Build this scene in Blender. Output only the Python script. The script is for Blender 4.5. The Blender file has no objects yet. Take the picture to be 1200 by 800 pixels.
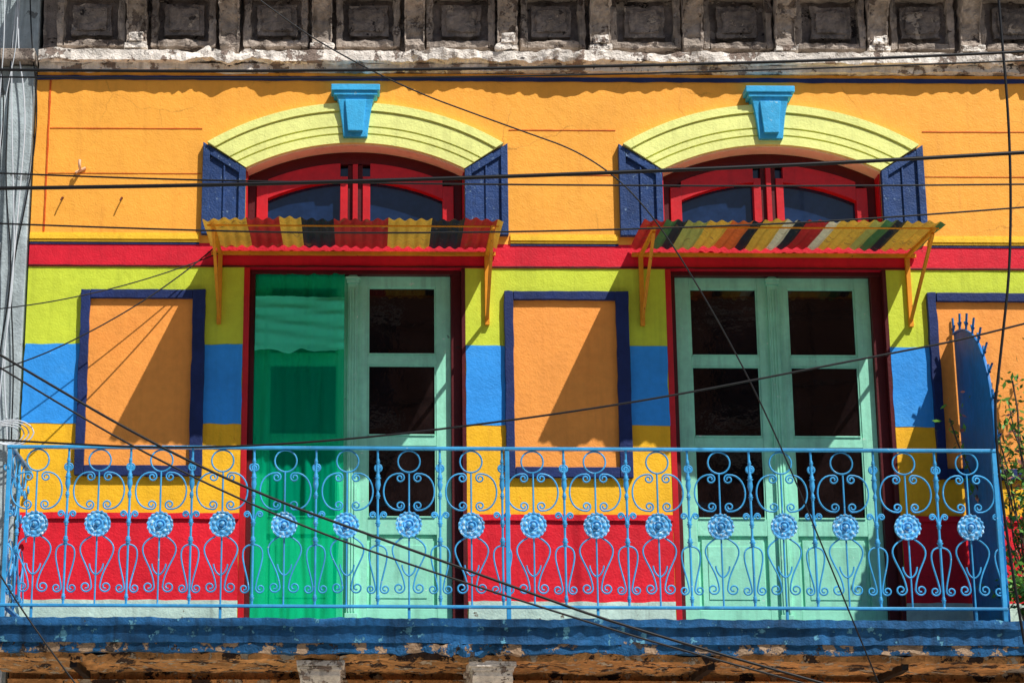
import bpy, math, random
from mathutils import Vector, Matrix, noise
random.seed(7)
S=bpy.context.scene
def lin(c):
    r=[]
    for v in c:
        v=v/255.0
        r.append(v/12.92 if v<=.04045 else ((v+.055)/1.055)**2.4)
    return (r[0],r[1],r[2],1)

# ------------------------------------------------------------------ materials
def paint(name,col,rough=.6,var=.18,bump=.5,chips=0.0,chipcol=(200,195,180),streak=.15,scale=1.0,cracks=0.0,bscale=70,spec=.3,chipscale=9,chips2=0,chipcol2=(120,80,50),chipscale2=3.5,stains=0,staincol=(225,95,20),grime=0,grimecol=(70,55,45)):
    m=bpy.data.materials.new(name); m.use_nodes=True
    nt=m.node_tree; N=nt.nodes; L=nt.links
    bs=N['Principled BSDF']; bs.inputs['Roughness'].default_value=rough
    bs.inputs['Specular IOR Level'].default_value=spec
    g=N.new('ShaderNodeNewGeometry')
    def noi(sc,det=4,vec=None,rg=.6):
        n=N.new('ShaderNodeTexNoise'); n.inputs['Scale'].default_value=sc; n.inputs['Detail'].default_value=det
        n.inputs['Roughness'].default_value=rg
        L.new(vec if vec else g.outputs['Position'],n.inputs['Vector']); return n.outputs['Fac']
    def mr(f,a,b,c,d):
        n=N.new('ShaderNodeMapRange'); n.inputs[1].default_value=a;n.inputs[2].default_value=b;n.inputs[3].default_value=c;n.inputs[4].default_value=d
        L.new(f,n.inputs[0]); return n.outputs[0]
    def mul(a,b):
        n=N.new('ShaderNodeMath'); n.operation='MULTIPLY'; L.new(a,n.inputs[0]); L.new(b,n.inputs[1]); return n.outputs[0]
    n1=noi(2.3*scale,6); f=mr(n1,.3,.7,1-var,1+var)
    if var>.05:
        n2=noi(17*scale,2); f=mul(f,mr(n2,.3,.75,1-var*.5,1+var*.5))
    if streak:
        mp=N.new('ShaderNodeMapping'); mp.inputs['Scale'].default_value=(14,14,.9); L.new(g.outputs['Position'],mp.inputs[0])
        f=mul(f,mr(noi(1.0,3,mp.outputs[0]),.52,.75,1,1-streak))
    if cracks:
        wn=N.new('ShaderNodeTexNoise'); wn.inputs['Scale'].default_value=2.5; wn.inputs['Detail'].default_value=6
        L.new(g.outputs['Position'],wn.inputs['Vector'])
        mx=N.new('ShaderNodeMix'); mx.data_type='VECTOR'; mx.inputs[0].default_value=.25
        L.new(g.outputs['Position'],mx.inputs[4]); L.new(wn.outputs['Color'],mx.inputs[5])
        vo=N.new('ShaderNodeTexVoronoi'); vo.feature='DISTANCE_TO_EDGE'; vo.inputs['Scale'].default_value=1.3
        L.new(mx.outputs[1],vo.inputs['Vector'])
        cr=mr(vo.outputs['Distance'],0,.006,1,0)
        cr=mul(cr,mr(noi(.9,3),.48,.62,0,cracks))
        inv=N.new('ShaderNodeMath'); inv.operation='SUBTRACT'; inv.inputs[0].default_value=1; L.new(cr,inv.inputs[1])
        f=mul(f,inv.outputs[0])
    vm=N.new('ShaderNodeVectorMath'); vm.operation='SCALE'; vm.inputs[0].default_value=lin(col)[:3]; L.new(f,vm.inputs['Scale'])
    out=vm.outputs[0]
    hgt=noi(bscale,2) if bump else None
    def blend(fac,c,out):
        mx=N.new('ShaderNodeMix'); mx.data_type='RGBA'; L.new(fac,mx.inputs[0]); L.new(out,mx.inputs[6]); mx.inputs[7].default_value=lin(c); return mx.outputs[2]
    if stains:
        out=blend(mr(noi(1.1,6,rg=.7),.55,.75,0,stains),staincol,out)
    def chip(amt,c,sc,out,hgt):
        cf=mr(noi(sc,6,rg=.68),.72-amt,.74-amt,0,1)
        out=blend(cf,c,out)
        if bump<.8: return out,hgt
        ad=N.new('ShaderNodeMath'); ad.operation='MULTIPLY_ADD'; L.new(cf,ad.inputs[0]); ad.inputs[1].default_value=-.6; L.new(hgt,ad.inputs[2]); return out,ad.outputs[0]
    if chips: out,hgt=chip(chips,chipcol,chipscale,out,hgt)
    if chips2: out,hgt=chip(chips2,chipcol2,chipscale2,out,hgt)
    if grime:   # soot drips
        mp=N.new('ShaderNodeMapping'); mp.inputs['Scale'].default_value=(22,22,1.1); mp.inputs['Location'].default_value=(3,5,7); L.new(g.outputs['Position'],mp.inputs[0])
        out=blend(mul(mr(noi(1.0,4,mp.outputs[0]),.5,.72,0,1),mr(noi(1.6,3),.4,.65,0,grime)),grimecol,out)
    L.new(out,bs.inputs['Base Color'])
    if bump:
        ad=N.new('ShaderNodeMath'); ad.operation='MULTIPLY_ADD'; L.new(noi(9,3),ad.inputs[0]); ad.inputs[1].default_value=2.0; L.new(hgt,ad.inputs[2])
        b=N.new('ShaderNodeBump'); b.inputs['Strength'].default_value=bump; b.inputs['Distance'].default_value=.006
        L.new(ad.outputs[0],b.inputs['Height']); L.new(b.outputs[0],bs.inputs['Normal'])
    return m
ORANGE=paint('orange_stucco',(255,176,64),var=.08,cracks=.4,chips=.03,chipcol=(244,146,46),streak=.08,stains=.4,staincol=(246,146,44),grime=.22,grimecol=(190,95,30))
GROOVE=paint('orange_groove',(205,85,15))
PANEL=paint('panel_orange',(252,162,72),var=.09,streak=.06,stains=.35,staincol=(235,128,42),grime=.15,grimecol=(170,85,35))
LIME=paint('lime_stucco',(208,222,62),var=.10,streak=.15,chips=.04,chipcol=(228,230,150),stains=.35,staincol=(165,192,50),grime=.25,grimecol=(105,115,40))
BLUE=paint('sky_blue_stucco',(50,155,240),var=.10,streak=.10,stains=.45,staincol=(105,190,245),chips=.03,chipcol=(150,205,240))
YEL=paint('yellow_stucco',(255,192,34),var=.10,chips=.05,chipcol=(240,150,30),stains=.4,staincol=(235,145,30),grime=.25,grimecol=(160,95,30))
RED=paint('red_stucco',(236,26,46),var=.16,chips=.03,chipcol=(220,90,80),chips2=.03,chipcol2=(150,30,30),grime=.25,grimecol=(110,15,22))
REDB=paint('red_band',(222,24,48),var=.14,chips=.06,chipcol=(150,30,30))
REDW=paint('red_wood',(205,24,34),rough=.4,bump=.2,spec=.5,chips=.04,chipcol=(120,30,30))
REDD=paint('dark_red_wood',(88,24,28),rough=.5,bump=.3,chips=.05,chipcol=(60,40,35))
NAVY=paint('navy_paint',(26,44,96),rough=.6,var=.3,chips=.04,chipcol=(80,100,140),bump=.5,chipscale=20)
NAVYS=paint('navy_shutter',(36,66,118),rough=.6,var=.3,chips=.11,chipcol=(100,125,162),chipscale=26,bump=.8)
YMOLD=paint('yellow_moulding',(252,200,50),var=.1)
CREAM=paint('lime_cream',(242,246,150),var=.09,streak=.10,chips=.03,chipcol=(200,200,120),grime=.2,grimecol=(150,150,80))
PINK=paint('pinkish_soffit',(255,228,210),var=.08)
KEY=paint('keystone_blue',(60,175,228),var=.18,chips=.06,chipcol=(165,208,222),chipscale=20)
MINT=paint('mint_wood',(158,234,202),rough=.5,var=.14,bump=.25,chips=.06,chipcol=(220,242,226),chipscale=16,streak=.22,chips2=.03,chipcol2=(110,165,140),chipscale2=12,grime=.3,grimecol=(85,120,100))
WHITE=paint('whitewashed_plinth',(200,225,208),var=.2,chips=.08,chipcol=(120,110,95),grime=.4)
RAIL=paint('railing_blue',(64,158,214),rough=.4,var=.25,bump=0,chips=.07,chipcol=(180,210,225),chipscale=35,streak=0)  # pale chips stand for worn paint and painted-in white highlights
ROS=paint('rosette_blue',(84,170,226),rough=.4,var=.35,bump=0,chips=.15,chipcol=(200,225,238),chipscale=55,streak=0)
PLATE=paint('sheet_blue',(18,108,175),rough=.45,var=.25,bump=.3,chips=.03,chipcol=(90,90,90),streak=.25,grime=.3,grimecol=(60,90,110))
SLAB=paint('weathered_blue_ledge',(30,90,140),rough=.75,var=.45,bump=1,chips=.12,chipcol=(98,162,190),chipscale=9,streak=.5,chips2=.05,chipcol2=(66,76,86),chipscale2=5,grime=.7,grimecol=(26,42,58))
SLABE=paint('peeling_ledge_edge',(30,88,134),rough=.85,var=.45,bump=1.5,chips=.20,chipcol=(165,138,112),chipscale=6,streak=.3,chips2=.12,chipcol2=(60,52,48),chipscale2=9,grime=.5,grimecol=(34,40,46))
STONE=paint('old_stone',(170,156,143),rough=.95,var=.45,bump=1.6,chips=.15,chipcol=(104,92,84),chipscale=5,streak=.4,chips2=.08,chipcol2=(212,202,190),chipscale2=7,grime=.6,grimecol=(60,52,48))
STONEL=paint('cornice_ledge',(232,222,210),rough=.95,var=.35,bump=1.6,chips=.17,chipcol=(148,130,118),chipscale=6,streak=.3,chips2=.07,chipcol2=(80,72,68),chipscale2=11,grime=.4,grimecol=(90,80,74))
STONED=paint('shaded_frieze_panel',(138,127,119),rough=.95,var=.5,bump=1.4,streak=.4,chips=.14,chipcol=(180,166,152),chipscale=5,chips2=.1,chipcol2=(66,60,58),chipscale2=8,grime=.5,grimecol=(50,46,46))  # darker copy of the stone: niche shade put into the panel colour
GREY=paint('pale_grey_stucco',(178,190,192),rough=.85,var=.25,bump=.9,chips=.09,chipcol=(120,125,125),chipscale=4,streak=.4,grime=.5,grimecol=(100,105,105))
OCHRE=paint('peeling_ochre',(205,148,92),rough=.9,var=.5,bump=1.6,chips=.18,chipcol=(62,46,40),chipscale=5,streak=.4,chips2=.15,chipcol2=(190,172,150),chipscale2=8,grime=.6,grimecol=(50,38,32))
FRAMEY=paint('awning_frame_yellow',(228,148,34),rough=.5,bump=0,chips=.08,chipcol=(140,75,20),chipscale=25)
DARKINT=paint('dark_interior',(22,16,16),bump=0,var=0,streak=0)
GLASS=paint('reflection_toned_glass',(24,16,16),rough=.04,var=.6,bump=.05,bscale=4,streak=.3,spec=.6,stains=.5,staincol=(62,46,42),scale=2)  # unlit room and faint brown reflections put into the pane colour
GLASSB=paint('transom_glass',(26,48,84),rough=.05,var=.4,bump=.05,bscale=4,streak=0,spec=.5)  # blue base carries the sky's reflection in these panes
BLACK=paint('cable_rubber',(18,18,20),rough=.5,bump=0,streak=0,var=0)
WCAB=paint('white_cable',(205,210,215),rough=.5,bump=0,var=0,streak=0)
def awn(col):
    m=paint('awning_%d_%d_%d'%col,col,rough=.6,var=.4,bump=0,streak=0,chips=.11,chipcol=(125,98,66),chipscale=8,stains=.4,staincol=(110,90,60))
    nt=m.node_tree; bs=nt.nodes['Principled BSDF']; tr=nt.nodes.new('ShaderNodeBsdfTranslucent'); mx=nt.nodes.new('ShaderNodeMixShader'); mx.inputs[0].default_value=.15
    tr.inputs[0].default_value=lin(col)
    nt.links.new(bs.outputs[0],mx.inputs[1]); nt.links.new(tr.outputs[0],mx.inputs[2]); nt.links.new(mx.outputs[0],nt.nodes['Material Output'].inputs[0]); return m
AW=dict(y=awn((214,172,66)),r=awn((168,42,42)),g=awn((62,108,66)),d=awn((28,40,50)),o=awn((158,162,86)),w=awn((208,204,172)),n=awn((205,104,50)))
def net(name,col,tf):
    m=bpy.data.materials.new(name); m.use_nodes=True; nt=m.node_tree;N=nt.nodes;L=nt.links
    N.remove(N['Principled BSDF'])
    d=N.new('ShaderNodeBsdfDiffuse');t=N.new('ShaderNodeBsdfTranslucent');tp=N.new('ShaderNodeBsdfTransparent')
    d.inputs[0].default_value=lin(col);t.inputs[0].default_value=lin(col)
    tp.inputs[0].default_value=(.3,1,.75,1)
    a=N.new('ShaderNodeMixShader');a.inputs[0].default_value=.3;b=N.new('ShaderNodeMixShader');b.inputs[0].default_value=tf
    L.new(d.outputs[0],a.inputs[1]);L.new(t.outputs[0],a.inputs[2]);L.new(a.outputs[0],b.inputs[1]);L.new(tp.outputs[0],b.inputs[2]);L.new(b.outputs[0],N['Material Output'].inputs[0])
    return m
NET=net('green_netting',(0,200,148),.48); NET2=net('green_cloth',(90,250,205),.06)

# ------------------------------------------------------------------ mesh helpers
class MB:
    def __init__(s): s.v=[];s.f=[];s.m=[];s.mats=[]
    def mi(s,m):
        if m not in s.mats: s.mats.append(m)
        return s.mats.index(m)
    def add(s,vs,fs,m):
        o=len(s.v); s.v+=vs; k=s.mi(m)
        for f in fs: s.f.append([i+o for i in f]); s.m.append(k)
    def box(s,x0,x1,y0,y1,z0,z1,m):
        s.add([(x0,y0,z0),(x1,y0,z0),(x1,y1,z0),(x0,y1,z0),(x0,y0,z1),(x1,y0,z1),(x1,y1,z1),(x0,y1,z1)],
              [(0,3,2,1),(4,5,6,7),(0,1,5,4),(1,2,6,5),(2,3,7,6),(3,0,4,7)],m)
    def prism(s,p,y0,y1,m):
        n=len(p)
        vs=[(a,y0,b) for a,b in p]+[(a,y1,b) for a,b in p]
        fs=[tuple(range(n)),tuple(range(2*n-1,n-1,-1))]+[(i,i+n,(i+1)%n+n,(i+1)%n) for i in range(n)]
        s.add(vs,fs,m)
    def strip(s,lo,hi,y0,y1,m):
        n=len(lo)
        for yy,fl in ((y0,0),(y1,1)):
            vs=[(a,yy,b) for a,b in lo]+[(a,yy,b) for a,b in hi]
            s.add(vs,[(i,i+1,n+i+1,n+i) if not fl else (n+i,n+i+1,i+1,i) for i in range(n-1)],m)
        for e,fl in ((lo,1),(hi,0)):
            vs=[(a,y0,b) for a,b in e]+[(a,y1,b) for a,b in e]
            s.add(vs,[(i,i+1,n+i+1,n+i) if not fl else (n+i,n+i+1,i+1,i) for i in range(n-1)],m)
        for k in (0,-1):
            s.add([(lo[k][0],y0,lo[k][1]),(lo[k][0],y1,lo[k][1]),(hi[k][0],y1,hi[k][1]),(hi[k][0],y0,hi[k][1])],[(0,1,2,3)],m)
    def obj(s,name,parent=None,bevel=0,smooth=False):
        me=bpy.data.meshes.new(name); me.from_pydata(s.v,[],s.f); 
        for m in s.mats: me.materials.append(m)
        for p,k in zip(me.polygons,s.m): p.material_index=k; p.use_smooth=smooth
        me.update()
        o=bpy.data.objects.new(name,me); S.collection.objects.link(o)
        if parent: o.parent=parent
        if bevel:
            b=o.modifiers.new('b','BEVEL'); b.width=bevel; b.segments=2; b.limit_method='ANGLE'
        return o
def erode(o,lev=3,st=.03,size=.12):
    s=o.modifiers.new('s','SUBSURF'); s.subdivision_type='SIMPLE'; s.levels=lev; s.render_levels=lev
    t=bpy.data.textures.new('erosion','CLOUDS'); t.noise_scale=size; t.noise_depth=4
    d=o.modifiers.new('d','DISPLACE'); d.texture=t; d.strength=st; d.texture_coords='LOCAL'; d.mid_level=.5
def empty(name):
    o=bpy.data.objects.new(name,None); S.collection.objects.link(o); o.empty_display_size=.2; return o
def wob(x0,x1,z0,z1,a=.004,step=.06):
    p=[]
    def j(x,z,k): return a*(noise.noise(Vector((x*7,z*7,k)))*1.5+random.uniform(-.3,.3))
    def run(ax,az,bx,bz,k):
        n=max(2,int(math.hypot(bx-ax,bz-az)/step))
        for i in range(n):
            t=i/n; x=ax+(bx-ax)*t; z=az+(bz-az)*t
            p.append((x+(j(x,z,k) if ax==bx else 0),z+(j(x,z,k) if az==bz else 0)))
    run(x0,z0,x1,z0,1);run(x1,z0,x1,z1,5);run(x1,z1,x0,z1,9);run(x0,z1,x0,z0,13)
    return p
def curve(name,splines,r,mat,parent=None,kind='POLY',res=2):
    cu=bpy.data.curves.new(name,'CURVE'); cu.dimensions='3D'; cu.bevel_depth=r; cu.bevel_resolution=res
    for pts in splines:
        sp=cu.splines.new(kind); sp.points.add(len(pts)-1)
        for i,p in enumerate(pts): sp.points[i].co=(p[0],p[1],p[2],1)
        if kind=='NURBS': sp.order_u=3; sp.use_endpoint_u=True; sp.resolution_u=12
    cu.materials.append(mat)
    o=bpy.data.objects.new(name,cu); S.collection.objects.link(o)
    if parent: o.parent=parent
    return o

CX=[-1.229,2.086]; HW=.87
XL,XR=-3.8,5.6
# ------------------------------------------------------------------ building
B=empty('painted_balcony_house')
w=MB()
piers=[(XL,CX[0]-HW),(CX[0]+HW,CX[1]-HW),(CX[1]+HW,XR)]
for a,b in piers:
    w.box(a,b,0,.45,-.12,2.80,LIME)
w.box(XL,XR,0,.45,2.80,3.0,REDB)
ZC=1.93;RI=1.895
for a,b in piers: w.box(a,b,0,.45,3.0,4.44,ORANGE)
for c in CX:
    n=32; lo=[];hi=[]
    for i in range(n+1):
        x=-HW+2*HW*i/n; lo.append((c+x,ZC+math.sqrt(RI*RI-x*x))); hi.append((c+x,4.44))
    w.strip(lo,hi,0,.45,ORANGE)
w.box(XL,XR,.46,4.0,-3.7,6.2,DARKINT)
w.obj('facade_wall',B)
# painted bands
p=MB()
for a,b in piers:
    p.prism(wob(a+.002,b-.002,.80,1.545),-.003,0,YEL)
    p.prism(wob(a+.002,b-.002,.165,.815),-.006,0,RED)
    p.prism(wob(a+.002,b-.002,-.11,.17,.008),-.009,0,WHITE)
    p.prism(wob(a+.002,b-.002,.79,.835,.003),-.024,-.0065,RED)
    p.prism(wob(a+.002,b-.002,1.535,2.17,.006),-.006,0,BLUE)
p.obj('painted_bands',B)
# navy-framed panels
q=MB()
for k,x0 in enumerate((-3.37,-.056,3.26)):
    x1=x0+.975 if k<2 else x0+1.25
    z0,z1=1.12,2.605
    t=.07
    q.prism(wob(x0+t-.01,x1-t+.01,z0+t-.01,z1-t+.01,.001),-.010,0,PANEL)
    q.prism(wob(x0,x0+t,z0,z1,.005),-.045,0,NAVY); q.prism(wob(x1-t-.03,x1,z0,z1,.005),-.045,0,NAVY)
    q.prism(wob(x0+t+.003,x1-t-.033,z1-t,z1,.003),-.045,0,NAVY); q.prism(wob(x0+t+.003,x1-t-.033,z0,z0+t+.01,.003),-.045,0,NAVY)
q.obj('framed_panels',B,bevel=.004)
# horizontal mouldings between windows
h=MB()
SP=[(XL,CX[0]-1.23),(CX[0]+1.23,CX[1]-1.23),(CX[1]+1.23,XR)]
for a,b in SP:
    h.box(a,b,-.022,0,3.025,3.06,YMOLD); h.box(a,b,-.012,0,3.062,3.08,YMOLD); h.box(a,b,-.012,0,3.005,3.023,YMOLD)
    h.box(a,b,-.006,0,2.985,3.004,NAVY)
    for zz,hh in ((3.955,.008),(3.575,.006)):
        h.prism(wob(a if a>XL else XL+.12,b,zz,zz+hh,.002),-.004,0,GROOVE)
h.prism(wob(XL+.10,XL+.115,3.09,4.37,.003),-.006,0,GROOVE)
h.prism(wob(XL,XR,2.803,2.815,.003),-.012,0,REDD)
h.prism(wob(XL,XR,4.375,4.41,.004),-.012,0,NAVY)  # navy strip paints the shadow line under the ledge
h.obj('string_mouldings',B,bevel=.003)

# windows
for ci,c in enumerate(CX):
    W=MB()
    def zr(r,x): return ZC+math.sqrt(max(r*r-x*x,0))
    def hw(r): return .87+(1.18-.87)*(r-1.895)/(2.23-1.895)
    def ring(ra,rb,y0,m,ha=None,hb=None,y1=0):
        n=40; ha=ha or hw(ra); hb=hb or hw(rb); lo=[];hi=[]
        for i in range(n+1):
            u=-1+2*i/n; lo.append((c+u*ha,zr(ra,u*ha))); hi.append((c+u*hb,zr(rb,u*hb)))
        W.strip(lo,hi,y0,y1,m)
    for ra,rb,y in ((1.895,1.965,-.060),(1.965,1.978,-.048),(1.978,2.025,-.064),(2.025,2.038,-.050),(2.038,2.15,-.068),(2.15,2.165,-.054),(2.165,2.23,-.080)):
        ring(ra,rb,y,CREAM)
    ring(RI-.012,RI-.001,-.03,PINK,ha=HW-.001,hb=HW-.001,y1=.2)
    W.box(c-HW,c-HW+.012,.001,.2,3.0,3.60,REDW); W.box(c+HW-.012,c+HW,.001,.2,3.0,3.60,REDW)
    F0=.13
    def ring2(ra,rb,y0,y1,ha,m):
        n=30; lo=[];hi=[]
        for i in range(n+1):
            u=-1+2*i/n; lo.append((c+u*ha,zr(ra,u*ha))); hi.append((c+u*ha,zr(rb,u*ha)))
        W.strip(lo,hi,y0,y1,m)
    ring2(1.78,RI-.013,F0,.2,HW-.013,REDD)
    for sx in (-1,1):
        def bx(a,b,y0,y1,z0,z1,m): W.box(min(c+sx*a,c+sx*b),max(c+sx*a,c+sx*b),y0,y1,z0,z1,m)
        bx(.79,.857,F0-.001,.2,3.0,3.54,REDD)
        bx(.70,.789,F0-.02,.19,3.0,3.52,REDW)
        bx(.06,.12,F0-.02,.19,3.05,3.60,REDW)
        bx(.121,.699,F0-.019,.19,3.0,3.07,REDW)
        n=12; lo=[];hi=[]
        for i in range(n+1):
            x=sx*(.1205+(.6995-.1205)*i/n)
            if sx<0: x=-(.6995-(.6995-.1205)*i/n)
            lo.append((c+x,zr(1.64,x))); hi.append((c+x,zr(1.785,x)))
        W.strip(lo,hi,F0-.018,.19,REDW)
    W.box(c-.059,c+.059,F0-.005,.2,3.0,3.70,REDD); W.box(c-.02,c+.02,F0-.035,F0-.006,3.0,3.70,REDW)
    n=20; lo=[];hi=[]
    for i in range(n+1):
        x=-.78+1.56*i/n; lo.append((c+x,3.01)); hi.append((c+x,zr(1.77,x)))
    W.strip(lo,hi,.18,.188,GLASSB)
    W.obj('arched_transom_window' ,B,bevel=.003)
    # shutters
    sh=MB()
    for sx in (-1,1):
        def pr(pts,y0,y1,m):
            P=[(c+sx*a,b) for a,b in pts]
            if sx<0: P=P[::-1]
            sh.prism(P,y0,y1,m)
        za=lambda x: 3.605+(x-.87)*(.225/.345)
        pr([(.872,3.062),(1.215,3.062),(1.215,za(1.215)),(.872,za(.872))],-.03,0,NAVYS)
        pr([(.872,3.062),(.925,3.062),(.925,za(.925)),(.872,za(.872))],-.055,-.03,NAVYS)
        pr([(1.16,3.062),(1.215,3.062),(1.215,za(1.215)),(1.16,za(1.16))],-.055,-.03,NAVYS)
        pr([(.926,3.062),(1.159,3.062),(1.159,3.12),(.926,3.12)],-.054,-.03,NAVYS)
        pr([(.926,za(.926)-.07),(1.159,za(1.159)-.07),(1.159,za(1.159)),(.926,za(.926))],-.054,-.03,NAVYS)
        pr([(1.035,3.121),(1.05,3.121),(1.05,za(1.05)-.072),(1.035,za(1.035)-.072)],-.045,-.03,NAVYS)
    sh.obj('window_shutters',B,bevel=.004)
    # keystone
    ks=MB()
    prof=[(3.86,.095,-.095),(3.95,.105,-.10),(4.05,.118,-.105),(4.14,.135,-.115),(4.20,.15,-.125)]
    vs=[];
    for z,hwk,y in prof: vs+=[(c-hwk,y,z),(c+hwk,y,z),(c+hwk,0,z),(c-hwk,0,z)]
    fs=[(3,2,1,0)]
    for i in range(len(prof)-1):
        for j in range(4): fs.append((i*4+j,i*4+(j+1)%4,i*4+4+(j+1)%4,i*4+4+j))
    ks.add(vs,fs,KEY)
    ks.box(c-.175,c+.175,-.14,0,4.201,4.235,KEY); ks.box(c-.195,c+.195,-.155,0,4.236,4.29,KEY)
    ks.prism([(c-.06,3.90),(c+.06,3.90),(c+.085,4.17),(c-.085,4.17)],-.13,-.08,KEY)
    ks.obj('keystone',B,bevel=.006)

# doors
def leaf(D,x0,x1,y,glassm=GLASS):
    st=.115; z0,z1=-.09,2.79
    D.box(x0,x0+st,y,y+.045,z0,z1,MINT); D.box(x1-st,x1,y,y+.045,z0,z1,MINT)
    a,b=x0+st+.0005,x1-st-.0005
    pan=[(2.125,2.68),(1.475,2.045),(.83,1.395)]
    rails=[(2.68,z1),(2.045,2.125),(1.395,1.475),(.70,.83),(z0,.13)]
    for r in rails: D.box(a,b,y+.002,y+.043,r[0],r[1],MINT)
    for pz in pan:
        D.box(a-.01,b+.01,y+.025,y+.03,pz[0]-.01,pz[1]+.01,glassm)
        g=.012
        D.box(a,a+g,y+.008,y+.024,pz[0],pz[1],MINT);D.box(b-g,b,y+.008,y+.024,pz[0],pz[1],MINT)
        D.box(a+g,b-g,y+.009,y+.024,pz[1]-g,pz[1],MINT);D.box(a+g,b-g,y-.008,y+.024,pz[0],pz[0]+g,MINT)
    D.box(a,b,y+.028,y+.04,.13,.70,MINT)
    D.box(a+.03,b-.03,y+.012,y+.028,.16,.67,MINT)
    D.box(a+.075,b-.075,y+.006,y+.012,.21,.62,MINT)
for ci,c in enumerate(CX):
    D=MB(); y=.12
    D.box(c-HW,c-HW+.045,-.004,.3,-.1,2.80,REDW)
    D.box(c-HW+.0455,c-HW+.085,.07,.3,-.1,2.79,REDD)
    D.box(c+HW-.03,c+HW,-.004,.3,-.1,2.80,REDD)  # right reveal in darker red than the left: shade put into its colour
    D.box(c+HW-.11,c+HW-.0305,.07,.3,-.1,2.79,REDD)
    D.box(c-HW+.046,c+HW-.031,.06,.3,2.765,2.80,REDD)
    D.box(c-HW+.01,c+HW-.01,.3,.31,-.1,2.8,DARKINT)
    D.box(c-HW+.086,c+HW-.111,.04,.3,-.1,-.085,MINT)
    xa,xb=c-HW+.087,c+HW-.112; xm=(xa+xb)/2
    leaf(D,xa,xm-.003,y); leaf(D,xm+.003,xb,y)
    D.box(xm-.04,xm+.04,y-.03,y-.0005,-.085,2.70,MINT)
    for dx in (-.022,0,.022): D.box(xm+dx-.005,xm+dx+.005,y-.038,y-.0305,.1,2.66,MINT)
    D.box(xm-.05,xm+.05,y-.045,y-.0005,2.701,2.73,MINT); D.box(xm-.058,xm+.058,y-.055,y-.0005,2.731,2.75,MINT)
    D.prism([(xm-.045,2.751),(xm+.045,2.751),(xm,2.79)],y-.04,y-.0005,MINT)
    D.box(xm-.05,xm+.05,y-.04,y-.031,.0,.09,MINT)
    D.obj('french_door',B,bevel=.004)
# cornice ----------------------------------------------------------
import bmesh
def rough_box(name,x0,x1,y0,y1,z0,z1,mat,amp,parent,step=.05,seed=0,big=0):
    nx=max(1,int((x1-x0)/step)); ny=max(1,int((y1-y0)/step)); nz=max(1,int((z1-z0)/step))
    bm=bmesh.new(); key={}
    def V(i,j,k):
        if (i,j,k) not in key:
            x=x0+(x1-x0)*i/nx;yy=y0+(y1-y0)*j/ny;z=z0+(z1-z0)*k/nz
            A=amp+big*max(0,noise.noise(Vector((x*1.1+seed,0,5)))+.15)
            d=noise.noise_vector(Vector((x*5+seed,yy*5,z*5)))*A+noise.noise_vector(Vector((x*17+seed,yy*17,z*17)))*A*.7
            key[(i,j,k)]=bm.verts.new((x,yy+d.y,z+d.z))
        return key[(i,j,k)]
    for i in range(nx):
        for k in range(nz):
            bm.faces.new([V(i,0,k),V(i+1,0,k),V(i+1,0,k+1),V(i,0,k+1)])
        for j in range(ny):
            bm.faces.new([V(i,j,0),V(i,j+1,0),V(i+1,j+1,0),V(i+1,j,0)])
            bm.faces.new([V(i,j,nz),V(i+1,j,nz),V(i+1,j+1,nz),V(i,j+1,nz)])
    for j in range(ny):
        for k in range(nz):
            bm.faces.new([V(0,j,k),V(0,j,k+1),V(0,j+1,k+1),V(0,j+1,k)])
            bm.faces.new([V(nx,j,k),V(nx,j+1,k),V(nx,j+1,k+1),V(nx,j,k+1)])
    me=bpy.data.meshes.new(name); bm.to_mesh(me); bm.free(); me.materials.append(mat)
    o=bpy.data.objects.new(name,me); S.collection.objects.link(o); o.parent=parent; return o
rough_box('cornice_ledge',XL+.02,XR,-.13,.1,4.50,4.585,STONEL,.012,B,step=.022,big=.06)
rough_box('cornice_ledge_lower',XL+.02,XR,-.06,.1,4.445,4.50,STONEL,.008,B,step=.022,seed=3,big=.025)
fr=MB()
fr.box(XL+.02,XR,.06,.44,4.56,5.4,STONED)
x=XL+.42; rc=random.Random(11)
while x<XR-.5:
    dx=rc.uniform(-.015,.015); wd=rc.uniform(-.015,.02)
    for (a,b,z0,z1) in ((x-.27-wd,x-.22-wd,4.66,5.16),(x+.22+wd,x+.27+wd,4.66,5.16),(x-.219-wd,x+.219+wd,4.66,4.71),(x-.219-wd,x+.219+wd,5.10,5.16)):
        fr.box(a,b,-.03,.06,z0,z1,STONE)
    fr.box(x-.16+dx,x+.16+dx,.015,.06,4.77,5.04,STONED)
    fr.box(x-.12+dx,x+.12+dx,.0,.015,4.81,5.0,STONED)
    k=x+.375
    e=rc.uniform(0,.03)
    P=[(.05,4.60),(-.07+e,4.60),(-.10+e,4.66),(-.06+e,4.74),(-.09+e,4.86),(-.17+e,4.98),(-.26,5.06),(-.30,5.2),(.05,5.2)]
    n=len(P); hwk=.075
    vs=[(k-hwk,a,b) for a,b in P]+[(k+hwk,a,b) for a,b in P]
    fs=[tuple(range(n)),tuple(range(2*n-1,n-1,-1))]+[(j,j+n,(j+1)%n+n,(j+1)%n) for j in range(n)]
    fr.add(vs,fs,STONE)
    if rc.random()<.6:
        fr.box(k-.09,k+.09,-.13,-.0,4.605,4.65,STONEL)  # paler stone blocks paint the sunlit feet of some consoles
        if rc.random()<.7: fr.box(k-.055,k+.055,-.145,-.05,4.66,4.73,STONEL)
    x+=.75
o=fr.obj('frieze_with_consoles',B); erode(o,4,.055,.09)
rough_box('crown_cornice',XL-.05,XR,-.34,.1,5.24,5.42,STONE,.015,B,seed=9)
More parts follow.
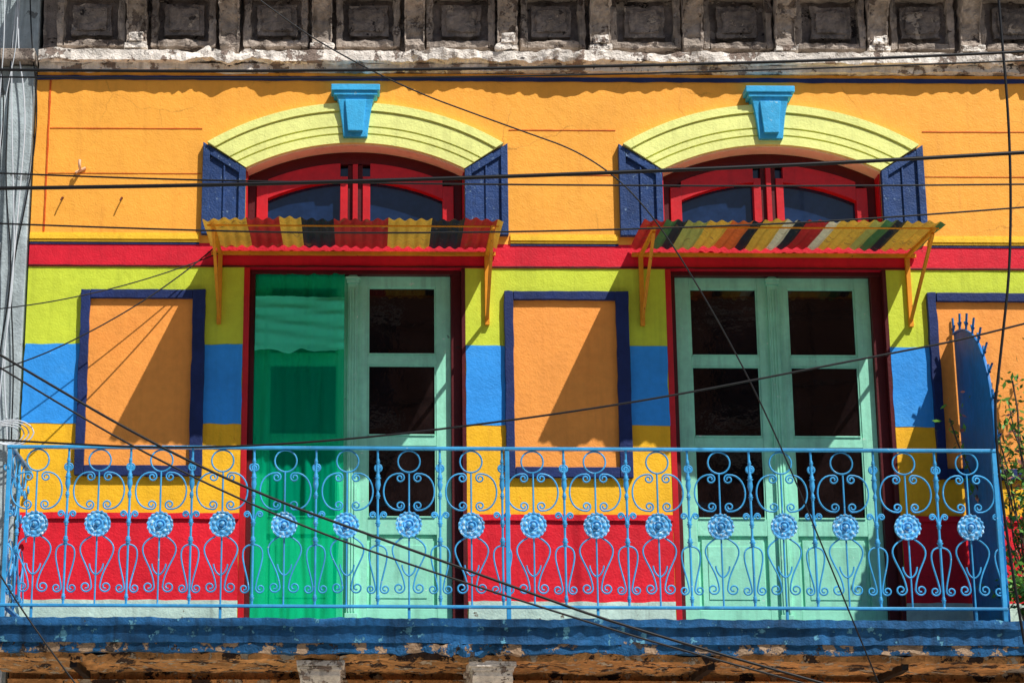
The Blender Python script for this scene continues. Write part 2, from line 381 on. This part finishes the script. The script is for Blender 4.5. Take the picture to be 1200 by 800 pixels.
# balcony slab
rough_box('balcony_slab',-3.86,3.60,-.985,-.01,-.265,-.10,SLAB,.007,B,step=.03,seed=4,big=.012)
rough_box('balcony_slab_edge',-3.85,3.59,-.965,-.02,-.33,-.255,SLABE,.012,B,step=.02,seed=14,big=.05)
rough_box('balcony_slab_lip',-3.88,3.62,-1.02,-.96,-.150,-.095,SLAB,.007,B,step=.02,seed=6,big=.015)
rough_box('balcony_underside',-3.84,3.58,-.90,-.01,-.375,-.325,OCHRE,.015,B,step=.04,seed=8,big=.04)
lo=MB()
lo.box(XL,XR,0,.45,-3.7,-.125,OCHRE)
for k in (-1.45,-.227):
    P=[(-.0,-.37),(-.0,-1.0),(-.12,-.98),(-.2,-.85),(-.3,-.72),(-.55,-.62),(-.78,-.56),(-.86,-.48),(-.86,-.37)]
    n=len(P); hwk=.14
    vs=[(k-hwk,a,b) for a,b in P]+[(k+hwk,a,b) for a,b in P]
    fs=[tuple(range(n)),tuple(range(2*n-1,n-1,-1))]+[(j,j+n,(j+1)%n+n,(j+1)%n) for j in range(n)]
    lo.add(vs,fs,STONEL); lo.box(k-.17,k+.17,-.9,-.001,-.415,-.378,STONEL); lo.box(k-.15,k+.15,-.88,-.001,-.44,-.416,STONEL)
lo.box(XL,XR,-.09,-.001,-.50,-.43,OCHRE)
for k in (-3.2,1.32,2.7): lo.box(k-.025,k+.025,-.88,-.1,-.43,-.385,DARKINT)
lo.box(-3.5,-2.9,-.02,-.001,-2.6,-1.2,NAVY); lo.box(.4,1.4,-.02,-.001,-3.6,-1.2,REDW); lo.box(-2.2,-1.2,-.02,-.001,-3.6,-1.2,MINT)
o=lo.obj('lower_storey_wall',B); erode(o,3,.03,.1)

# ------------------------------------------------------------------ awnings
SEQ=['yyyyrrryydddrrrrryyyydddrrryy','rrgdooyynndyywdrrwyyyogdyyygoo']
for ci,c0 in enumerate(CX):
    A=empty('corrugated_awning'); c=c0-.01
    hwA=1.13; yb,yf=-.02,-.90; zb,zf=2.965,2.905; pitch=.082; amp=.010
    nx=int(2*hwA/pitch*8); sh=MB(); ny=6
    for i in range(nx):
        xa=-hwA+2*hwA*i/nx; xb=-hwA+2*hwA*(i+1)/nx
        m=AW[SEQ[ci][int((xa+hwA)/pitch)]]
        for j in range(ny):
            t0=j/ny;t1=(j+1)/ny
            def Pt(x,t):
                sag=.022*noise.noise(Vector((x*3+ci*7,t*2,1)))
                return (c+x,yb+(yf-yb)*t+ (.05*noise.noise(Vector((x*5,ci,3))) if t==1 else 0),zb+(zf-zb)*t+amp*math.sin(2*math.pi*x/pitch)+sag)
            sh.add([Pt(xa,t0),Pt(xb,t0),Pt(xb,t1),Pt(xa,t1)],[(0,1,2,3)],m)
    sh.obj('corrugated_sheet',A)
    fb=MB()
    def bar(p0,p1,wd,m=FRAMEY):
        p0=Vector(p0);p1=Vector(p1);d=(p1-p0).normalized(); u=d.cross(Vector((1,0,0)));
        if u.length<.1: u=d.cross(Vector((0,0,1)))
        u.normalize(); v=d.cross(u); h=wd/2; vs=[]
        for P_ in (p0,p1):
            for a,b in ((-h,-h),(h,-h),(h,h),(-h,h)): vs.append(tuple(P_+u*a+v*b))
        fb.add(vs,[(0,3,2,1),(4,5,6,7),(0,1,5,4),(1,2,6,5),(2,3,7,6),(3,0,4,7)],m)
    bar((c-hwA+.01,-.025,zb-.055),(c+hwA-.01,-.025,zb-.055),.03)
    bar((c-hwA+.03,yf+.10,zf-.02),(c+hwA-.03,yf+.10,zf-.02),.012)
    for sx in (-1,1):
        X=c+sx*1.05
        bar((X,-.02,2.33),(X,-.02,2.93),.035)
        bar((X,-.03,zb-.06),(X,yf+.05,zf-.04),.028)
        bar((X,-.02,2.38),(X,yf+.10,zf-.06),.024)
    fb.obj('support_frame',A,bevel=.003)

# ------------------------------------------------------------------ green netting
nb=empty('green_door_netting'); c=CX[0]
def cloth(x0,x1,z0,z1,y,mat,name,amp,nx=70,nz=90,wave=0,swag=False):
    m=MB(); vs=[]
    for k in range(nz+1):
        for i in range(nx+1):
            u=i/nx;v=k/nz; x=x0+(x1-x0)*u
            zb_=z0+wave*math.sin(u*15)*.5+wave*noise.noise(Vector((u*6,2,0)))
            z=z1+(zb_-z1)*v
            d=amp*(noise.noise(Vector((x*11,z*1.0,3)))+.7*noise.noise(Vector((x*26,z*1.6,8))))
            if swag: d+=amp*1.1*noise.noise(Vector((x*3,z*20,1)))+amp*.35*math.sin(z*60+x*6)
            vs.append((x,y+d,z))
    fs=[(k*(nx+1)+i,k*(nx+1)+i+1,(k+1)*(nx+1)+i+1,(k+1)*(nx+1)+i) for k in range(nz) for i in range(nx)]
    m.add(vs,fs,mat); return m.obj(name,nb,smooth=True)
cloth(c-HW+.088,c-.078,-.08,2.77,.072,NET,'netting_sheet',.034)
cloth(c-HW+.092,c-.08,2.13,2.57,.028,NET2,'folded_valance',.018,wave=.035,swag=True)

# ------------------------------------------------------------------ railing
R=empty('wrought_iron_balcony_railing')
Y=-.93; ZT=1.149; PER=.4483; X0=-3.511
def bez(A,ta,Bp,tb,h,n=14):
    p=[]
    P0=Vector(A);P3=Vector(Bp);P1=P0+Vector(ta).normalized()*h;P2=P3-Vector(tb).normalized()*h
    for i in range(n+1):
        t=i/n; p.append(P0*(1-t)**3+P1*3*t*(1-t)**2+P2*3*t*t*(1-t)+P3*t**3)
    return p
def vol(P,T,sg,r0,turns=1.35,n=24):
    out=[];P=Vector(P);a=math.atan2(T[1],T[0])
    for i in range(n):
        dt=turns*2*math.pi/n; r=r0*(1-.75*i/n); a+=sg*dt; P=P+Vector((math.cos(a),math.sin(a)))*r*dt; out.append(P.copy())
    return out
def scroll(A,ta,sA,Bp,tb,sB,h,r):
    body=bez(A,ta,Bp,tb,h)
    pa=vol(A,(-ta[0],-ta[1]),sA,r)[::-1] if sA else []
    pb=vol(Bp,tb,sB,r) if sB else []
    return pa+body+pb
def circ(cx,cz,r,n=22): return [Vector((cx+r*math.cos(2*math.pi*i/n),cz+r*math.sin(2*math.pi*i/n))) for i in range(n+1)]
half=[scroll((.060,.965),(1,.05),1,(.060,.695),(-1,.05),-1,.165,.033),
      scroll((.04,.50),(.9,-.5),0,(.030,.135),(-.1,-1),1,.20,.040),
      scroll((.224,.44),(-1,-.05),0,(.205,.125),(.1,-1),-1,.13,.033),
      scroll((.224,.60),(-.2,1),0,(.19,.68),(-.9,.4),1,.02,.022),
      [Vector((.224,1.03))]+vol((.215,1.03),(-1,-.2),1,.030),
      bez((0,.22),(1,.2),(.05,.30),(0,1),.03,6)]
def bay(u0):
    out=[]
    for s in half:
        out.append([(u0+q.x,q.y) for q in s]); out.append([(u0-q.x,q.y) for q in s])
    out.append([(u0+q.x,q.y) for q in circ(0,1.052,.080)])
    return out
rj=random.Random(5)
def to3(spl,side=None):
    if side is None: return [[(a,Y+.004*math.sin(a*40),b) for a,b in s] for s in spl]
    return [[(side,Y+a,b) for a,b in s] for s in spl]
spl=[];thick=[];knots=[]
for i in range(16):
    u=X0+i*PER; spl+=to3(bay(u+rj.uniform(-.005,.005)))
    spl.append([(u,Y,0),(u,Y,.50)]); spl.append([(u,Y,.67),(u,Y,.975)])
    if i<15: 
        thick.append([(u+PER/2,Y,0.0),(u+PER/2+rj.uniform(-.003,.003),Y,ZT)]); knots.append((u+PER/2,Y))
XA,XB=-3.715,3.42
for u in (.224,.672): spl+=to3(bay(u),XA)
thick.append([(XA,Y+.448,0),(XA,Y+.448,ZT)]); knots.append((XA,Y+.448))
curve('scrollwork',spl,.0066,RAIL,R,res=1)
curve('spindles',thick,.0092,RAIL,R,res=1)
rl=MB()
for z,t in ((ZT,.022),(.0,.02)):
    rl.box(XA-.02,XB+.02,Y-.022,Y+.022,z-t/2,z+t/2,RAIL)
    rl.box(XA-.02,XA+.02,Y+.023,-.01,z-t/2,z+t/2,RAIL)
for X in (XA,-.111,XB): rl.box(X-.016,X+.016,Y-.016,Y+.016,-.1,ZT-.012,RAIL)
for i in range(0,16,3): 
    X=X0+i*PER; rl.box(X-.01,X+.01,Y-.01,Y+.01,-.1,-.0105,RAIL)
rl.obj('rails_and_posts',R,bevel=.004)
kn=MB()
def lathe(m,cx,cy,prof,mat,n=10):
    vs=[];
    for z,r in prof:
        for i in range(n): a=2*math.pi*i/n; vs.append((cx+r*math.cos(a),cy+r*math.sin(a),z))
    fs=[(k*n+i,k*n+(i+1)%n,(k+1)*n+(i+1)%n,(k+1)*n+i) for k in range(len(prof)-1) for i in range(n)]
    m.add(vs,fs,mat)
for kx,ky in knots:
    for z0,s in ((1.05,.7),(.93,1),(.80,.8),(.60,.9),(.47,1.0),(.06,.8)):
        lathe(kn,kx,ky,[(z0-.03*s,.008),(z0-.02*s,.018*s),(z0-.01*s,.013*s),(z0,.024*s),(z0+.01*s,.013*s),(z0+.02*s,.018*s),(z0+.03*s,.008)],RAIL)
    lathe(kn,kx,ky,[(.84,.010),(.88,.020),(.93,.014),(.99,.009)],RAIL)
kn.obj('spindle_knots',R,smooth=True)
ro=MB()
for i in range(16):
    u=X0+i*PER+random.uniform(-.005,.005); zc=.585+random.uniform(-.005,.005); nr,na=18,64; ph=random.uniform(0,6)
    vs=[]
    for k in range(nr+1):
        r=.094*k/nr
        for j in range(na):
            a=2*math.pi*j/na
            f=k/nr
            rr=r*(1+(.035*math.cos(16*a+ph) if f>.85 else 0))
            if f<.22: hgt=.026*math.sqrt(max(0,1-(f/.23)**2))+.012
            elif f<.30: hgt=.004
            elif f<.40: hgt=.014
            elif f<.46: hgt=.006
            elif f<.78: hgt=.008+.010*math.sin((f-.46)/.32*math.pi)*(.5+.5*math.cos(8*a+ph))
            elif f<.84: hgt=.005
            else: hgt=.013+.004*math.cos(16*a+ph)
            vs.append((u+rr*math.cos(a),Y-.012-hgt,zc+rr*math.sin(a)))
    fs=[(k*na+j,(k+1)*na+j,(k+1)*na+(j+1)%na,k*na+(j+1)%na) for k in range(nr) for j in range(na)]
    b0=len(vs)
    for j in range(na):
        a=2*math.pi*j/na; vs.append((u+.092*math.cos(a),Y+.008,zc+.092*math.sin(a)))
    fs+=[(nr*na+j,b0+j,b0+(j+1)%na,nr*na+(j+1)%na) for j in range(na)]
    fs.append(tuple(b0+j for j in range(na)))
    ro.add(vs,fs,ROS)
ro.obj('rosettes',R)

# side screen (sheet metal with spikes)
SD=empty('balcony_side_screen')
sc=MB(); 
n=24; XS=3.45
top=[]
for i in range(n+1):
    t=i/n; a=t*math.pi/2
    top.append((-.03-.88*math.sin(a),1.25+1.02*(math.cos(a)**.75 if t<1 else 0)))
vs=[(XS,-.03,-.09)]+[(XS,a,b) for a,b in top]+[(XS,-.91,-.09)]
nn=len(vs); vs+=[(XS+.012,b,c_) for _,b,c_ in vs]
sc.add(vs,[tuple(range(nn-1,-1,-1)),tuple(range(nn,2*nn))]+[(j,(j+1)%nn,(j+1)%nn+nn,j+nn) for j in range(nn)],PLATE)
sc.obj('sheet',SD)
sp=[]
sp.append([(XS-.006,a,b) for a,b in top]+[(XS-.006,-.915,-.08)])
for i in range(0,n+1,3):
    a,b=top[i]; t=i/n*math.pi/2
    d=Vector((-math.sin(t),math.cos(t))); q0=Vector((a,b))
    sp.append([(XS,q0.x,q0.y),(XS,q0.x+d.x*.13,q0.y+d.y*.13)])
    sp.append([(XS,q0.x+d.x*.04-d.y*.035,q0.y+d.y*.04+d.x*.035+.02),(XS,q0.x+d.x*.03,q0.y+d.y*.03),(XS,q0.x+d.x*.04+d.y*.035,q0.y+d.y*.04-d.x*.035+.02)])
curve('spiked_border',sp,.009,PLATE,SD,res=1)

# ------------------------------------------------------------------ cables
def cable(pts,r,y=-3.0,mat=BLACK,name='overhead_cable'):
    return curve(name,[[ (p[0],p[2] if len(p)>2 else y,p[1]) for p in pts]],r,mat,kind='NURBS',res=1)
cable([(-9,3.3),(-3.54,3.213),(-.176,3.25),(3.20,3.37),(9,3.75)],.010)
cable([(-9,2.33),(-3.50,2.397),(-.19,2.50),(3.13,2.671),(9,3.1)],.013)
cable([(-9,2.75),(-3.5,2.50),(-1.13,2.45),(3.12,2.446),(9,2.6)],.006)
cable([(-4,5.6),(-1.92,3.737),(-1.018,3.165),(-.18,2.84),(.31,2.658),(.69,2.30),(1.10,1.566),(1.43,.842),(1.85,-.34),(2.3,-1.6)],.005)
cable([(-9,4.6),(-3.45,1.285),(-2.09,.515),(-.76,.032),(1.0,-.60),(6,-1.9)],.009)
cable([(-9,4.7),(-3.45,1.173),(-1.82,.2985),(-.24,-.233),(1.31,-.70),(6,-1.9)],.007)
cable([(-9,1.1),(-3.43,.733),(-1.825,.685),(.31,.952),(1.95,1.285),(3.07,1.509),(9,3.2)],.007)
cable([(-9,2.4),(-3,2.13),(-.2,2.11),(3.08,2.268),(9,2.9)],.006)
cable([(3.05,6),(3.05,3.737),(3.06,2.84),(3.0,1.96),(2.9,1.4),(2.78,.733),(2.9,-.5)],.009)
cable([(-2.3,2.98,-.05),(-2.8,2.4,-.3),(-4.2,1.55,-.8),(-7,1.0,-1)],.006)
cable([(-2.3,2.90,-.05),(-2.9,2.55,-.3),(-4.2,2.15,-.8),(-7,1.9,-1)],.005)
cable([(-9,2.0),(-3.6,.25),(-3.2,-.4),(-2.7,-1.0)],.006)
cable([(-9,3.22),(-3.5,3.17),(0,3.19),(4,3.36),(9,3.6)],.006)
for k in range(13):
    x=-3.85-.04*k-random.uniform(0,.03)
    pts=[(x+random.uniform(-.05,.05)+.06*math.sin(z*2+k),-.05-.03*k*random.random(),z) for z in [5.6,4.8,4.1,3.4,2.7,2.0,1.4,.9,.3,-.5]]
    curve('service_cable',[pts],.003+.005*random.random(),WCAB if k%3 else BLACK,kind='NURBS',res=1)
lp=[[(-3.9+(.11+.02*k)*math.cos(t)+.02*k,-.12-.02*k,1.42+(.07+.01*k)*math.sin(t)) for t in [i*.35 for i in range(19)]] for k in range(4)]
curve('coiled_cable',lp,.006,WCAB,kind='NURBS',res=1)
curve('wall_hook',[[(-3.42,0,3.60),(-3.42,-.07,3.60),(-3.42,-.09,3.63),(-3.42,-.08,3.66)],[(-3.46,-.01,3.58),(-3.38,-.01,3.62)]],.012,paint('porcelain',(240,190,150),bump=0),kind='NURBS')
curve('wall_hook',[[(-3.55,0,3.37),(-3.55,-.05,3.37),(-3.56,-.06,3.33)],[(-3.08,0,3.37),(-3.08,-.05,3.37),(-3.09,-.06,3.33)]],.006,REDD,kind='NURBS')

# ------------------------------------------------------------------ neighbours
NB=empty('grey_neighbouring_building')
g=MB()
g.box(-11,XL-.012,.03,4,-3.7,4.5,GREY); g.box(-11,XL-.012,.05,4,4.6,6.2,GREY); g.box(-11,XL-.015,-.12,4,4.501,4.599,STONE)
g.box(-4.02,XL-.02,-.02,.029,-3.7,4.49,GREY); g.box(-11,-4.03,-.01,.029,2.9,3.0,GREY)
g.box(-5.6,-4.5,.0,.029,.2,2.5,NAVY); g.obj('wall',NB,bevel=.01)
NR=empty('right_neighbouring_balcony')
g=MB(); g.box(3.66,5.6,-.95,-.01,-.35,-.15,STONE); g.obj('slab',NR,bevel=.01)

# shrub
leafm=paint('shrub_leaf',(90,140,52),rough=.5,var=.4,bump=0,streak=0); leafr=paint('pink_bloom',(205,130,110),rough=.5,var=.3,bump=0,streak=0)
bark=paint('bark',(95,75,60),bump=0)
TER=paint('terracotta',(185,95,60))
def shrub(cx,cy,z0,h,wd,nb_,nl,seed,red=.2,lean=0):
    rr=random.Random(seed); E=empty('potted_shrub')
    pot=MB(); lathe(pot,cx,cy,[(z0,.001),(z0,.10),(z0+.20,.14),(z0+.23,.15),(z0+.23,.13),(z0+.19,.12),(z0+.19,.001)],TER,20); pot.obj('pot',E,smooth=False)
    br=[];lf=MB()
    for b in range(nb_):
        a=rr.uniform(0,6.28); l=h*rr.uniform(.45,1); P=Vector((cx,cy,z0+.19)); d=Vector((math.cos(a)*.2+lean,math.sin(a)*.2,1)); 
        if h<.6: d=Vector((math.cos(a)*.8+lean,math.sin(a)*.8,.7))
        pts=[tuple(P)]
        for s in range(8):
            d+=Vector((rr.uniform(-.18,.18)-d.x*.15,rr.uniform(-.18,.18)-d.y*.15,.06 if h>.6 else -.12)); d.normalize(); P=P+d*l/8; pts.append(tuple(P))
            for q_ in range(nl):
                c_=P+Vector((rr.gauss(0,wd),rr.gauss(0,wd),rr.gauss(0,wd)))
                s1=Vector((rr.uniform(-1,1),rr.uniform(-1,1),rr.uniform(-1,1))).normalized(); s2=s1.cross(Vector((rr.uniform(-1,1),rr.uniform(-1,1),rr.uniform(-1,1)))).normalized()
                L_=rr.uniform(.02,.042); 
                lf.add([tuple(c_-s1*L_),tuple(c_+s2*L_*.4),tuple(c_+s1*L_),tuple(c_-s2*L_*.4)],[(0,1,2,3)],leafr if rr.random()<red else leafm)
        br.append(pts)
    curve('stems',br,.006,bark,E,res=1); lf.obj('leaves',E)
shrub(3.84,-.40,-.15,2.3,.06,13,10,1,.12,-.14)
shrub(3.82,-.80,-.15,.42,.05,34,14,2,.03,-.1)
shrub(4.4,-.4,-.15,1.2,.07,12,9,5,.1)

# ------------------------------------------------------------------ street
asph=paint('asphalt',(72,72,74),rough=.9,bump=0,streak=0); conc=paint('pavement_concrete',(194,186,172),rough=.9,bump=0,streak=0)
g=MB(); g.add([(-300,-300,-3.86),(300,-300,-3.86),(300,300,-3.86),(-300,300,-3.86)],[(0,1,2,3)],paint('ground_soil',(170,162,150),streak=0,bump=0)); g.obj('ground')
g=MB(); g.add([(-100,-14,-3.85),(100,-14,-3.85),(100,-8,-3.85),(-100,-8,-3.85)],[(0,1,2,3)],asph); g.obj('road')
g=MB(); g.box(-100,100,-7.99,-.001,-3.9,-3.71,conc); g.obj('pavement',bevel=.01)
g=MB(); g.box(-100,100,-26,-14.01,-3.9,-3.71,conc); g.obj('pavement',bevel=.01)
OB=empty('opposite_building'); g=MB()
ow=paint('opposite_wall',(140,98,80),bump=0); g.box(-25,25,-32,-26.01,-3.7,10.6,ow); g.box(-25,25,-26,-25.6,10.4,10.8,STONEL)
for zz in (-2.5,1.0,4.6,7.6):
    for xx in range(-22,23,4): g.box(xx,xx+1.4,-26,-25.97,zz,zz+2.1,GLASS); g.box(xx-.15,xx+1.55,-26,-25.9,zz+2.11,zz+2.3,STONEL); g.box(xx-.15,xx+1.55,-26,-25.85,zz-.15,zz-.01,STONEL)
g.obj('wall_and_windows',OB)

# ------------------------------------------------------------------ light
v=Vector((-.86,1,-1.72))
sd=bpy.data.lights.new('sun','SUN'); sd.energy=5; sd.angle=math.radians(.5); sd.color=(1,.975,.93)
so=bpy.data.objects.new('sun',sd); so.rotation_euler=v.to_track_quat('-Z','Y').to_euler(); S.collection.objects.link(so)
W=bpy.data.worlds.new('World'); S.world=W; W.use_nodes=True; nt=W.node_tree
sk=nt.nodes.new('ShaderNodeTexSky'); sk.sky_type='NISHITA'; sk.sun_disc=False
sk.sun_elevation=math.atan2(1.72,math.hypot(.86,1)); sk.sun_rotation=math.atan2(.86,-1)
bg=nt.nodes['Background']; bg.inputs[1].default_value=.085; nt.links.new(sk.outputs[0],bg.inputs[0])
S.view_settings.view_transform='Standard'; S.view_settings.look='None'; S.view_settings.exposure=0
# ------------------------------------------------------------------ camera
cd=bpy.data.cameras.new('camera'); cd.lens=74.55; cd.sensor_width=36; cd.shift_x=.1417; cd.clip_end=1000
co=bpy.data.objects.new('camera',cd); S.collection.objects.link(co)
co.matrix_world=Matrix.Translation((-1.13,-16,-2.087))@Matrix.Rotation(math.radians(105),4,'X')@Matrix.Rotation(math.radians(.25),4,'Z')
S.camera=co
